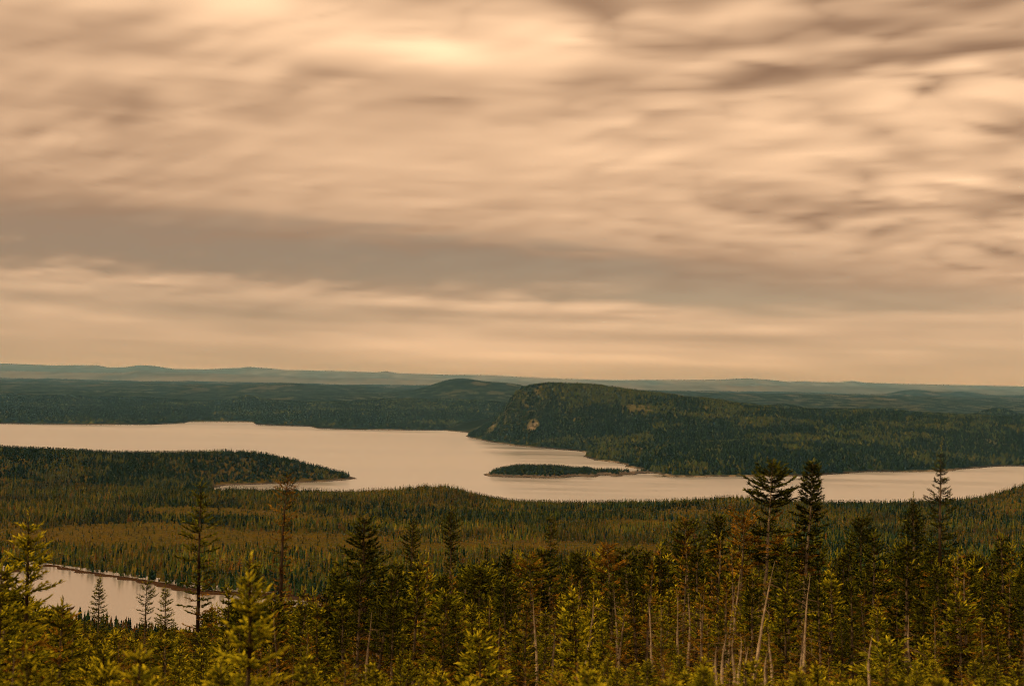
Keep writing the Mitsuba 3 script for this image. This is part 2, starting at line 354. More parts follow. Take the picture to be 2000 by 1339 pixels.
scene['islet_mat'] = {'type': 'diffuse', 'reflectance': proc(islet_ground)}
Xi, Yi = np.meshgrid(np.linspace(-50, 300, 180), np.linspace(1715, 1920, 100))
vi, fi = grid_mesh(Xi, Yi, isl_h(Xi, Yi))
vi, fi = drop(vi, fi, vi[:, 2] > -2)
scene['islet'] = ply_tri(vi, fi, 'islet_mat', True)
labels['islet'] = {'kind': 'structure'}

# ---------------------------------------------------------------- far shore and rolling hills
SHORE = np.array([(-200, 828), (0, 827), (90, 828), (200, 829), (300, 829), (362, 826), (372, 823.5), (430, 823.5), (498, 824), (506, 829), (560, 831), (612, 832.5), (625, 836.5), (700, 838.5), (800, 840), (880, 840), (960, 838), (1100, 838), (1300, 838), (1600, 838), (2000, 838), (2300, 838)], float)
_sd = np.array([sea(u, v)[1] for u, v in SHORE])
_bd = np.array([300, 1500, 2500, 3300, 3700, 4200, 5000, 6000, 7500, 9500, 12500, 16000], float)


def far_h(x, y):
    a = x / y
    u = 1000 + F * a
    off = y - np.interp(u, SHORE[:, 0], _sd)
    base = np.interp(off, [-400, 0, 60, 500, 1200, 2200, 3500, 5500, 9000, 13000], [-12, 0.3, 8, 24, 38, 50, 60, 72, 84, 90])
    roll = 84 * (n2d(x, y, 950, 71, 4) - 0.5) + 26 * (n2d(x, y, 380, 72, 4) - 0.5) + 30 * (n2d(x, y, 2600, 73, 2) - 0.5)
    z = base + roll * sstep(40, 1500, off) * 0.95 + 12 * (n2d(x, y, 160, 74, 3) - 0.5) * sstep(10, 200, off) + 5 * (n2d(x, y, 40, 75, 3) - 0.5) * sstep(10, 120, off)
    for u0_, v0_, y0_, su, sy, k in ((905, 735, 7000, 52, 700, 1.0), (985, 741, 7000, 65, 700, 0.8), (560, 746, 8300, 65, 700, 1), (420, 749, 8300, 70, 700, 1), (690, 750, 8600, 90, 600, .8), (487, 771, 5000, 22, 160, 1), (150, 769, 6800, 130, 600, .5), (380, 778, 5600, 80, 300, .7), (640, 776, 5600, 80, 300, .8), (160, 800, 4300, 90, 200, .6),
                                     (310, 743, 11500, 35, 700, 1), (130, 742, 11500, 90, 700, 1), (840, 778, 5200, 60, 260, .8), (930, 782, 4700, 50, 260, .8), (720, 801, 4000, 90, 170, .8),
                                     (1530, 787, 4500, 45, 240, 1), (1600, 797, 4300, 60, 240, .7), (1735, 797, 4200, 60, 220, 1), (1950, 797, 4200, 60, 220, 1), (1450, 764, 8500, 260, 900, .7), (1800, 770, 8300, 240, 900, .7), (1790, 760, 12000, 40, 500, 1), (1870, 763, 12000, 50, 500, 1), (2000, 768, 11500, 60, 500, .8)):
        zz = at(u0_, v0_, y0_)[2]
        w = k * np.exp(-0.5 * (((u - u0_) / su) ** 2 + ((y - y0_) / sy) ** 2))
        z = z * (1 - w) + w * (zz - 4 + 14 * (n2d(x, y, 240, 76, 3) - 0.5))
    return z


def far_ground(p, n, uv):
    a = fbm(p.x * 0.0016, p.y * 0.0016, 0.0, 4)
    b = fbm(p.x * 0.02, p.y * 0.010, p.z * 0.02, 4)
    c = mix(mi.Color3f(0.007, 0.017, 0.007), mi.Color3f(0.022, 0.034, 0.011), smoothstep(0.3, 0.7, b))
    c = mix(c, mi.Color3f(0.075, 0.066, 0.022), smoothstep(0.54, 0.70, b) * smoothstep(0.45, 0.65, a) * 0.7)
    c = mix(c, mi.Color3f(0.14, 0.105, 0.05), smoothstep(0.62, 0.72, fbm(p.x * 0.006 + 9, p.y * 0.003, 0.0, 3)) * smoothstep(40.0, 90.0, p.z) * 0.4)
    rock = mix(mi.Color3f(0.18, 0.145, 0.10), mi.Color3f(0.07, 0.055, 0.04), b)
    shore = mix(mi.Color3f(0.04, 0.032, 0.024), rock, smoothstep(0.45, 0.62, fbm(p.x * 0.008, p.y * 0.008, 4.0, 3)))
    return mix(c, shore, smoothstep(2.6, 1.4, p.z + 3.0 * (b - 0.5)))


scene['far_mat'] = {'type': 'diffuse', 'reflectance': proc(far_ground)}
A, Yf = np.meshgrid(np.tan(np.radians(np.linspace(-31, 31, 640))), np.geomspace(3100, 15000, 250))
Xf = A * Yf
vf, ff = grid_mesh(Xf, Yf, far_h(Xf, Yf))
vf, ff = drop(vf, ff, vf[:, 2] > -5)
scene['far_hills'] = ply_tri(vf, ff, 'far_mat', True)
labels['far_hills'] = {'kind': 'structure'}


# ---------------------------------------------------------------- ranges on the horizon
def blue_ground(p, n, uv):
    b = fbm(p.x * 0.0015, p.y * 0.0006, p.z * 0.004, 4)
    b2 = fbm(p.x * 0.00012 + 5, p.y * 0.00012, 0.0, 2)
    return mix(mi.Color3f(0.05, 0.06, 0.035), mi.Color3f(0.17, 0.15, 0.10), smoothstep(0.3, 0.7, 0.6 * b + 0.4 * b2))


scene['range_mat'] = {'type': 'diffuse', 'reflectance': proc(blue_ground)}


def mountain_range(name, profile, y0, depth, seed, rough):
    prof = np.array(profile, float)
    A, S = np.meshgrid(np.tan(np.radians(np.linspace(-33, 33, 700))), np.linspace(-1, 1, 41))
    Y = y0 + depth * S
    X = A * Y
    u = 1000 + F * A
    v = np.interp(u, prof[:, 0], prof[:, 1])
    zc = EYE[2] - (v - (747 + 0.018 * (u - 1000))) / F * y0
    body = 1 - np.abs(S + 0.5 * (n2d(X, Y, y0 / 9, seed, 3) - 0.5)) ** 1.3
    z = 30 + (zc - 30) * np.clip(body, -0.2, 1) + rough * (n2d(X, Y, y0 / 28, seed + 1, 4) - 0.5) * (1.2 - np.clip(body, 0, 1))
    z = z + 0.18 * rough * (n2d(X, Y, y0 / 110, seed + 2, 3) - 0.5)
    scene[name] = ply_tri(*grid_mesh(X, Y, z), 'range_mat', True)
    labels[name] = {'kind': 'structure'}


mountain_range('mountains', [(-300, 715), (-100, 708), (10, 709), (40, 711), (100, 713), (190, 713), (215, 717), (245, 717), (270, 713), (300, 714), (340, 720), (400, 721), (470, 718), (485, 716), (520, 718), (560, 722), (650, 724), (735, 727), (755, 724.5), (775, 728), (850, 731), (950, 732.5), (1000, 735), (1100, 739), (1200, 742),
                                  (1300, 741), (1400, 741), (1460, 738), (1500, 741), (1540, 745), (1560, 744), (1600, 746), (1640, 746), (1665, 743.5), (1690, 747), (1800, 750), (2000, 754), (2300, 760)], 27000, 2600, 81, 90)
mountain_range('foothills', [(-300, 728), (0, 723), (80, 725), (160, 727), (240, 728), (270, 723), (330, 727), (430, 729), (560, 734), (640, 738), (700, 737), (800, 741), (950, 744), (1100, 750), (1300, 752), (1500, 752), (1650, 754), (1800, 758), (2000, 763), (2300, 770)], 19500, 2000, 91, 60)


# ---------------------------------------------------------------- far and middle forests
def jitter_points(rng, a0, a1, y0, y1, spacing):
    n = int((math.tan(math.radians(a1)) - math.tan(math.radians(a0))) * (y1 ** 2 - y0 ** 2) / 2 / spacing ** 2)
    y = np.sqrt(rng.uniform(y0 ** 2, y1 ** 2, n))
    return np.tan(np.radians(rng.uniform(a0, a1, n))) * y, y


def spire(rng, tiers, sides, trunk, base):       # a small jagged conifer of height 1 and crown radius 1
    v, f, c = [], [], []
    zs = np.linspace(base, 0.86, tiers)
    for i, z in enumerate(zs):
        t = (z - base) / (1 - base)
        r = (1 - t) ** 0.8 * (0.75 + 0.5 * rng.random()) + 0.10
        ang = np.arange(sides) * 2 * np.pi / sides + rng.uniform(0, 6.28)
        ring = np.stack([np.cos(ang) * r * rng.uniform(0.6, 1.35, sides), np.sin(ang) * r * rng.uniform(0.6, 1.35, sides), z - 0.03 + rng.uniform(-0.035, 0.02, sides)], 1)
        k = sum(map(len, v))
        tip = np.array([[rng.normal(0, 0.08), rng.normal(0, 0.08), 1.0 if i == tiers - 1 else z + (1 - base) / tiers * 1.5]])
        v += [ring, tip]
        f += [(k + j, k + (j + 1) % sides, k + sides) for j in range(sides)]
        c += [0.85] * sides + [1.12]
    if trunk:
        k = sum(map(len, v))
        a3 = np.arange(3) * 2.094
        v += [np.stack([np.cos(a3) * trunk, np.sin(a3) * trunk, a3 * 0], 1), np.stack([np.cos(a3) * trunk * .6, np.sin(a3) * trunk * .6, a3 * 0 + base + 0.3], 1)]
        for j in range(3):
            f += [(k + j, k + (j + 1) % 3, k + 3 + (j + 1) % 3), (k + j, k + 3 + (j + 1) % 3, k + 3 + j)]
        c += [-1.0] * 6
    return np.vstack(v), np.array(f), np.array(c)


def scatter(name, rng, temps, x, y, z, h, r, col, bark, label, cat):
    pick, rot, lean = rng.integers(0, len(temps), len(x)), rng.uniform(0, 6.28, len(x)), rng.normal(0, 0.03, (2, len(x)))
    V, Fc, C, k = [], [], [], 0
    for i, (tv, tf, tc) in enumerate(temps):
        m = pick == i
        ca, sa = np.cos(rot[m])[:, None], np.sin(rot[m])[:, None]
        hh = h[m][:, None]
        px = (tv[:, 0] * ca - tv[:, 1] * sa) * r[m][:, None] + x[m][:, None] + lean[0, m][:, None] * tv[:, 2] * hh
        py = (tv[:, 0] * sa + tv[:, 1] * ca) * r[m][:, None] + y[m][:, None] + lean[1, m][:, None] * tv[:, 2] * hh
        pz = tv[:, 2] * hh + z[m][:, None] - 0.15
        V.append(np.stack([px, py, pz], -1).reshape(-1, 3))
        Fc.append((tf[None] + (np.arange(m.sum()) * len(tv))[:, None, None]).reshape(-1, 3) + k)
        k += m.sum() * len(tv)
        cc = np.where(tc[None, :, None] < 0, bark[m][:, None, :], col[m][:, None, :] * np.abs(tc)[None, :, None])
        C.append(cc.reshape(-1, 3))
    V, Fc, C = np.vstack(V), np.vstack(Fc), np.vstack(C)
    scene[name] = ply_tri(V, Fc, 'vertex_leaf', False, np.clip(C, 0, 1))
    labels[name] = {'kind': 'stuff', 'label': label, 'category': cat}
    return len(Fc)


def tint(rng, n, palette, weights, jit=0.18):
    c = np.array(palette)[rng.choice(len(palette), n, p=np.array(weights) / sum(weights))]
    return c * np.exp(rng.normal(0, jit, (n, 1))) * np.exp(rng.normal(0, 0.06, (n, 3)))


DARK, GREEN, OLIVE, GOLD, RUST = (0.004, 0.012, 0.004), (0.013, 0.028, 0.006), (0.050, 0.058, 0.006), (0.100, 0.092, 0.008), (0.10, 0.048, 0.006)
rng = np.random.default_rng(7)
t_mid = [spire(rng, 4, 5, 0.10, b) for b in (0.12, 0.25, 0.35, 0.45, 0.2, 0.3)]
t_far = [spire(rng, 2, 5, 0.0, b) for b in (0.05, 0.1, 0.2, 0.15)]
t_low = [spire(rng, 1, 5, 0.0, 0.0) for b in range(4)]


def open_bog(x, y):              # where the plain is open bog, in long level strips
    b = n2d(x * 0.35, y, 95, 101, 3) + 0.10 * (n2d(x, y, 25, 102, 2) - 0.5)
    return sstep(0.55, 0.63, b) * sstep(560, 640, y) * sstep(1130, 1030, y)


total = 0
x, y = jitter_points(rng, -29, 29, 480, 1330, 3.4)
z = near_h(x, y)
bog = open_bog(x, y)
ok = (z > 1.6) & (pond_in(x, y) < -3.5) & (rng.random(len(x)) > bog * 0.72)
# the near bank of the pond has gaps
x, y, z, bog = x[ok], y[ok], z[ok], bog[ok]
brown = n2d(x, y, 140, 103, 3)
h = rng.uniform(2.8, 7.6, len(x)) * (0.65 + 0.7 * n2d(x, y, 60, 104, 3)) * (1 - 0.5 * bog)
r = h * rng.uniform(0.09, 0.17, len(x))
clump = n2d(x, y, 45, 105, 3)
col = tint(rng, len(x), (DARK, GREEN, OLIVE, GOLD), (3, 4, 4, 0.8))
col = np.where((rng.random(len(x)) < sstep(0.42, 0.62, brown) * 0.75)[:, None], tint(rng, len(x), (OLIVE, RUST, (0.11, 0.085, 0.009)), (4, 0.5, 2.5)), col) * ((0.6 + 1.1 * sstep(0.3, 0.7, clump)) * (1 + 0.35 * sstep(980, 780, y)))[:, None]
bark = tint(rng, len(x), ((0.30, 0.22, 0.12), (0.08, 0.05, 0.03)), (1, 2))
near_part = y < 860
total += scatter('spruce_forest', rng, t_mid, *[q[near_part] for q in (x, y, z, h, r, col, bark)], 'dark spindly spruce wood with open boggy strips covering the plain behind the pond', 'forest')
total += scatter('ridge_forest', rng, t_far, *[q[~near_part] for q in (x, y, z, h, r, col, bark)], 'dark green spruce wood on the low ridge along the near shore of the bay', 'forest')

x, y = jitter_points(rng, -29, -7.0, 1330, 1760, 4.0)
z = near_h(x, y)
ok = (z > 1.9)
x, y, z = x[ok], y[ok], z[ok]
h = rng.uniform(4.5, 8.5, len(x))
r = h * rng.uniform(0.16, 0.30, len(x))
mixd = n2d(x, y, 55, 111, 3)
col = np.where((rng.random(len(x)) < sstep(0.46, 0.66, mixd) * 0.75 + 0.08)[:, None], tint(rng, len(x), (OLIVE, GOLD, (0.07, 0.08, 0.02)), (3, 1, 3)), tint(rng, len(x), (DARK, GREEN), (3, 3)))
total += scatter('peninsula_forest', rng, t_far, x, y, z, h, r, col, col, 'dense mixed green wood covering the low peninsula at the left of the bay', 'forest')

x, y = rng.uniform(-45, 290, 9000), rng.uniform(1735, 1900, 9000)
z = isl_h(x, y)
ok = z > 3.4 + 2.0 * (rng.random(len(x)) - 0.5)
x, y, z = x[ok], y[ok], z[ok]
h = rng.uniform(4.0, 7.5, len(x))
total += scatter('islet_trees', rng, t_far, x, y, z, h, h * rng.uniform(0.16, 0.28, len(x)), tint(rng, len(x), (DARK, GREEN, OLIVE), (4, 4, 1)), tint(rng, len(x), (DARK,), (1,)), 'dark evergreen trees crowded on the small rocky islet in the bay', 'forest')

x, y = jitter_points(rng, -5, 28, 1750, 3150, 5.2)
z = head_h(x, y)
o = head_open(x, y)
ok = (z > 2.2) & (rng.random(len(x)) > sstep(0.3, 0.75, o + 0.9 * (n2d(x, y, 16, 123, 2) - 0.5)) * 0.97)
x, y, z = x[ok], y[ok], z[ok]
h = rng.uniform(3.5, 9.5, len(x)) * (0.7 + 0.6 * n2d(x, y, 40, 122, 2))
mixd = n2d(x, y, 90, 121, 4) + 0.12 * sstep(90, 125, z)
col = np.where((rng.random(len(x)) < sstep(0.46, 0.64, mixd) * 0.75 + 0.05)[:, None], tint(rng, len(x), (OLIVE, GOLD, (0.045, 0.060, 0.008)), (3, 0.6, 3)), tint(rng, len(x), (DARK, GREEN), (4, 3)))
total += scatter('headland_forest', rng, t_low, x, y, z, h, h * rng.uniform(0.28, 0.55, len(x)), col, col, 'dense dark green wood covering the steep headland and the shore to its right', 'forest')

x, y = jitter_points(rng, -29, 29, 3290, 5200, 11.0)
z = far_h(x, y)
ok = (z > 2.4) & ~((x > 0) & (y < 3650))
x, y, z = x[ok], y[ok], z[ok]
h = rng.uniform(5, 9, len(x))
mixd = n2d(x, y, 200, 131, 4)
col = np.where((rng.random(len(x)) < sstep(0.48, 0.68, mixd) * 0.55 + 0.05)[:, None], tint(rng, len(x), (OLIVE, GOLD, (0.045, 0.060, 0.008)), (3, 0.6, 3)), tint(rng, len(x), (DARK, GREEN), (4, 3)))
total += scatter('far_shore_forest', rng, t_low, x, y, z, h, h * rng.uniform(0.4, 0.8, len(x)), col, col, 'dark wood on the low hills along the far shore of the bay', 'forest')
print('forest triangles', total)

# ---------------------------------------------------------------- foreground conifers
NEW, MIDL, OLD = np.array([0.58, 0.50, 0.020]), np.array([0.170, 0.180, 0.010]), np.array([0.006, 0.012, 0.003])
TAN, BROWN = np.array([0.38, 0.19, 0.020]), np.array([0.14, 0.062, 0.009])


def tubes(paths, radii, sides=4):                # many polylines of equal length (n, k, 3) with radii (n, k) as tubes
    P, R = np.asarray(paths, float), np.asarray(radii, float)
    n, k = R.shape
    t = np.gradient(P, axis=1)
    t /= np.linalg.norm(t, axis=2, keepdims=True) + 1e-9
    ref = np.where(np.abs(t[..., 2:]) < 0.9, [0, 0, 1.0], [1.0, 0, 0])
    a = np.cross(t, ref)
    a /= np.linalg.norm(a, axis=2, keepdims=True) + 1e-9
    b = np.cross(t, a)
    ang = np.arange(sides) * 2 * np.pi / sides
    V = P[:, :, None] + R[:, :, None, None] * (np.cos(ang)[:, None] * a[:, :, None] + np.sin(ang)[:, None] * b[:, :, None])
    i, j = np.meshgrid(np.arange(k - 1), np.arange(sides), indexing='ij')
    q = np.stack([i * sides + j, i * sides + (j + 1) % sides, (i + 1) * sides + (j + 1) % sides, (i + 1) * sides + j], -1).reshape(-1, 4)
    q = np.vstack([q[:, [0, 1, 2]], q[:, [0, 2, 3]]])
    return V.reshape(-1, 3), (q[None] + (np.arange(n) * k * sides)[:, None, None]).reshape(-1, 3)


def shoots(rng, P, D, L, W, C, fine):            # needle-covered shoots: slim spindles from P along D
    n = len(P)
    ref = np.where(np.abs(D[:, 2:]) < 0.9, [0, 0, 1.0], [1.0, 0, 0])
    a = np.cross(D, ref)
    a /= np.linalg.norm(a, axis=1, keepdims=True) + 1e-9
    b = np.cross(D, a)
    th = rng.uniform(0, 6.28, n)
    k = 3
    ang = th[:, None] + np.arange(k) * 2 * np.pi / k
    ring = (P + D * L[:, None] * 0.3)[:, None] + W[:, None, None] * (np.cos(ang)[..., None] * a[:, None] + 0.8 * np.sin(ang)[..., None] * b[:, None])
    tip = (P + D * L[:, None])[:, None]
    base = (P - D * L[:, None] * 0.05)[:, None]
    if fine:
        V = np.concatenate([base, ring, tip], 1)
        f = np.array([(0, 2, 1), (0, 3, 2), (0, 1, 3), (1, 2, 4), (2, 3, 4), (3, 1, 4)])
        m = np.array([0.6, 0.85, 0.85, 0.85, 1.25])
    else:
        V = np.concatenate([ring, tip], 1)
        f = np.array([(0, 1, 3), (1, 2, 3), (2, 0, 3)])
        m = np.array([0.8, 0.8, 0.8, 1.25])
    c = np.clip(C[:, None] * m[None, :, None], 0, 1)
    return V.reshape(-1, 3), (f[None] + (np.arange(n) * V.shape[1])[:, None, None]).reshape(-1, 3), c.reshape(-1, 3)


def conifer(seed, H, R, base=0.1, power=0.8, gap=0.30, per=5, rise=0.06, tipup=0.17, keep=1.0, young=0.5, brown=0.0, brown_low=0.35, leader=0.35, bare=0.5, pale=0.3,
            lean=(0, 0), bend=0.25, size=1.0, fine=True, clump=None, trunk_r=None, rust_top=0.0, dense=1.25):
    """A conifer standing at the origin: (wood mesh, foliage mesh), each (vertices, triangles, colours)."""
    rng = np.random.default_rng(seed)
    k = 26
    s = np.linspace(0, 1, k)
    tx = lean[0] * s * H + bend * 0.12 * np.sin(s * 4 + rng.uniform(0, 6)) * s + 0.015 * H * np.cumsum(rng.normal(0, 0.08, k))
    ty = lean[1] * s * H + bend * 0.12 * np.sin(s * 4 + rng.uniform(0, 6)) * s + 0.015 * H * np.cumsum(rng.normal(0, 0.08, k))
    tx, ty = tx - tx[0], ty - ty[0]
    axis = np.stack([tx, ty, s * H], 1)
    axis[0, 2] = -0.4
    tr = trunk_r or 0.0105 * H + 0.02
    rad = np.maximum(tr * (1 - s) ** 0.75, 0.006)
    wv, wf = tubes([axis], [rad * (1 + 0.12 * rng.normal(0, 1, k))], 6)
    ringc = np.repeat(np.clip(pale * np.exp(-s / 0.35) + pale * 0.45 + rng.normal(0, 0.10, k), 0, 1), 6)[:, None] * np.clip(1 + rng.normal(0, 0.25, (6 * k, 1)), 0.4, 1.6)
    wc = np.array([0.022, 0.012, 0.007]) * (1 - np.clip(ringc, 0, 1)) + np.array([0.58, 0.46, 0.31]) * np.clip(ringc, 0, 1)
    W = [(wv, wf, wc)]
    SP, SD, SL, SW, SC = [], [], [], [], []
    limb, limb_r, dead, dead_r = [], [], [], []
    z = base * H
    zs = []
    while z < H - leader:
        zs.append(z)
        z += gap * rng.uniform(0.7, 1.3) * (1.0 if z < 0.7 * H else 0.75)
    blen = []
    for z in zs:
        t = (z - base * H) / (H * (1 - base))
        rr = R * (1 - t) ** power
        if clump:                                # radius given along the height
            rr = R * float(np.interp(z / H, clump[0], clump[1]))
        phi0 = rng.uniform(0, 6.28)
        for j in range(per):
            if rng.random() > keep:
                continue
            L = rr * rng.uniform(0.65, 1.2)
            if L < 0.07:
                L = 0.07
            blen.append((z + rng.uniform(-0.06, 0.06), phi0 + j * 6.283 / per + rng.normal(0, 0.25), L, t))
    m = 6
    q = np.linspace(0, 1, m)
    for (z, phi, L, t) in blen:
        e = rise + 0.48 * t ** 2.2 + rng.normal(0, 0.10) - 0.22 * (1 - t) * (L > 0.8)
        o = np.array([np.interp(z, axis[:, 2], tx), np.interp(z, axis[:, 2], ty), z])
        hz = np.array([math.cos(phi), math.sin(phi), 0])
        side = np.array([-hz[1], hz[0], 0])
        wob = rng.normal(0, 0.06) * L
        path = o + hz * (L * q * math.cos(e))[:, None] + np.array([0, 0, 1]) * (L * (q * math.sin(e) + tipup * q ** 2.2))[:, None] + side * (wob * q ** 2)[:, None]
        limb.append(path)
        limb_r.append((0.006 + 0.011 * L) * (1 - 0.8 * q))
        tang = np.gradient(path, axis=0)
        tang /= np.linalg.norm(tang, axis=1, keepdims=True)
        isb = rng.random() < brown + brown_low * max(0, 1 - t * 2.2)
        # twigs to both sides along the branch, each a row of shoots
        step = 0.070 * size / dense
        pos = np.arange(0.12 if L < 0.5 else 0.25, 1.0, step / L)
        n = len(pos)
        if n == 0:
            pos, n = np.array([0.5]), 1
        tl = np.minimum(0.10 * size + 0.36 * L * (1 - pos) ** 0.8 * (0.4 + pos), 0.42) * rng.uniform(0.6, 1.25, n)
        sgn = np.where(np.arange(n) % 2, 1.0, -1.0)
        P0 = np.stack([np.interp(pos, q, path[:, i]) for i in range(3)], 1)
        T0 = np.stack([np.interp(pos, q, tang[:, i]) for i in range(3)], 1)
        TD = T0 * 0.72 + (side * sgn[:, None]) * 0.72 + np.array([0, 0, 1]) * rng.normal(0.06, 0.16, n)[:, None]
        TD /= np.linalg.norm(TD, axis=1, keepdims=True)
        sl = 0.115 * size
        cnt = np.maximum(1, np.round(tl / (sl * 0.75))).astype(int)
        idx = np.repeat(np.arange(n), cnt)
        within = np.concatenate([np.arange(c) for c in cnt])
        fr = within / np.maximum(cnt[idx], 1)
        P = P0[idx] + TD[idx] * (fr * tl[idx])[:, None]
        D = TD[idx] + rng.normal(0, 0.28, (len(idx), 3)) + T0[idx] * 0.25
        tipness = np.clip(0.55 * pos[idx] + 0.6 * fr, 0, 1)
        # the axis and its tip
        na = max(2, int(L / (sl * 0.6)))
        pa = np.linspace(0.3, 1.0, na)
        P = np.vstack([P, np.stack([np.interp(pa, q, path[:, i]) for i in range(3)], 1)])
        D = np.vstack([D, np.stack([np.interp(pa, q, tang[:, i]) for i in range(3)], 1) + rng.normal(0, 0.2, (na, 3))])
        tipness = np.concatenate([tipness, pa])
        D /= np.linalg.norm(D, axis=1, keepdims=True)
        nn = len(P)
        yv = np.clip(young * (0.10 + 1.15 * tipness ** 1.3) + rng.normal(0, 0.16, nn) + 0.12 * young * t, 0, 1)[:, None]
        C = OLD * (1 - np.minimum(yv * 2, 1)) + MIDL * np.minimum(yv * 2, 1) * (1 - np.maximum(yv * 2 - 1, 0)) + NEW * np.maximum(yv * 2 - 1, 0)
        if isb or (rust_top and t > 1 - rust_top):
            mixb = np.clip(rng.normal(0.75, 0.25, nn), 0, 1)[:, None]
            C = C * (1 - mixb) + (TAN if rng.random() < 0.5 else BROWN) * mixb
            sel = rng.random(nn) < (0.6 if isb else 0.9)
        else:
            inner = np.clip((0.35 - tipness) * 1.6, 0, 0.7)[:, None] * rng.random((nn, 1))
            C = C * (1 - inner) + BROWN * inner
            sel = rng.random(nn) < 0.94
        C = C * np.exp(rng.normal(0, 0.15, (nn, 1)))
        SP.append(P[sel]); SD.append(D[sel]); SC.append(C[sel])
        SL.append((sl * 1.35 * rng.uniform(0.7, 1.3, nn))[sel])
        SW.append((0.030 * size * rng.uniform(0.75, 1.3, nn))[sel])
    # leader
    nl = max(5, int(leader / 0.05))
    zl = np.linspace(H - leader * 1.1, H - 0.02, nl)
    P = np.stack([np.interp(zl, axis[:, 2], tx), np.interp(zl, axis[:, 2], ty), zl], 1)
    D = np.stack([rng.normal(0, 0.55, nl), rng.normal(0, 0.55, nl), np.full(nl, 0.9)], 1)
    D /= np.linalg.norm(D, axis=1, keepdims=True)
    lc = (MIDL * (1 - young) + NEW * young) if not rust_top else BROWN
    SP.append(P); SD.append(D); SC.append(np.tile(lc, (nl, 1)) * rng.uniform(0.7, 1.2, (nl, 1))); SL.append(np.full(nl, 0.15 * size)); SW.append(np.full(nl, 0.026 * size))
    # bare dead limbs under the crown
    nd = int(bare * H * 5)
    for _ in range(nd):
        z = rng.uniform(0.06, max(base + 0.15, 0.3)) * H
        L = rng.uniform(0.15, 0.75) * min(R * 1.1, 1.0)
        phi = rng.uniform(0, 6.28)
        o = np.array([np.interp(z, axis[:, 2], tx), np.interp(z, axis[:, 2], ty), z])
        hz = np.array([math.cos(phi), math.sin(phi), 0])
        dead.append(o + hz * (L * q)[:, None] + np.array([0, 0, 1]) * (L * (rng.normal(0.0, 0.25) * q - 0.25 * q ** 2))[:, None] + rng.normal(0, 0.02, (m, 3)) * q[:, None])
        dead_r.append((0.004 + 0.009 * L) * (1 - 0.75 * q))
    if limb:
        lv, lf = tubes(limb, limb_r, 3)
        W.append((lv, lf, np.tile([0.022, 0.012, 0.007], (len(lv), 1))))
    if dead:
        dv, df = tubes(dead, dead_r, 3)
        W.append((dv, df, np.tile(np.array([0.05, 0.03, 0.018]) * (1 - pale) + np.array([0.24, 0.17, 0.10]) * pale, (len(dv), 1))))
    kk = np.cumsum([0] + [len(w[0]) for w in W])
    wood = np.vstack([w[0] for w in W]), np.vstack([w[1] + o for w, o in zip(W, kk)]), np.vstack([w[2] for w in W])
    SP, SD, SC, SL, SW = np.vstack(SP), np.vstack(SD), np.vstack(SC), np.concatenate(SL), np.concatenate(SW)
    return wood, shoots(rng, SP, SD, SL, SW, SC, fine)


def part(mesh, bsdf):
    return mikit.ply((mesh[0], mesh[1]), bsdf, smooth=False, color=mesh[2])


def gz(x, y):
    return float(near_h(np.array([x]), np.array([y]))[0])


counts = {}


def key_of(name):
    counts[name] = counts.get(name, 0) + 1
    return name if counts[name] == 1 else f'{name}_{counts[name] - 1:03d}'


feature_spots = []
DBG = []


def feature(name, label, u, v, y, cat='spruce', group=None, **kw):
    """One tree of its own: its tip is seen at (u, v) and it stands at northing y."""
    p = at(u, v, y)
    g = gz(p[0], p[1])
    H = p[2] - g
    lx = kw.get('lean', (0, 0))
    x0, y0 = p[0] - lx[0] * H, p[1] - lx[1] * H
    DBG.append((name, u, v, y, round(H, 2)))
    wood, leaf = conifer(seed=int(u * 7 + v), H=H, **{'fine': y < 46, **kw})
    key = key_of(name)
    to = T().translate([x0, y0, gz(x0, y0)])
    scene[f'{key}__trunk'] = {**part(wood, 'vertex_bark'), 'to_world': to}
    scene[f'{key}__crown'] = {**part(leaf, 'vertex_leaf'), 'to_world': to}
    labels[key] = {'label': label, 'category': cat}
    if group:
        labels[key]['group'] = group
    feature_spots.append((x0, y0))
    return key


def head(z0, w=1.0):             # a dense club of foliage at the top, thin below
    return ([0, z0 - 0.12, z0 - 0.03, z0 + (1 - z0) * 0.35, 0.95, 1], [0.34 * w, 0.42 * w, 0.62, 1.0, 0.42, 0.1])


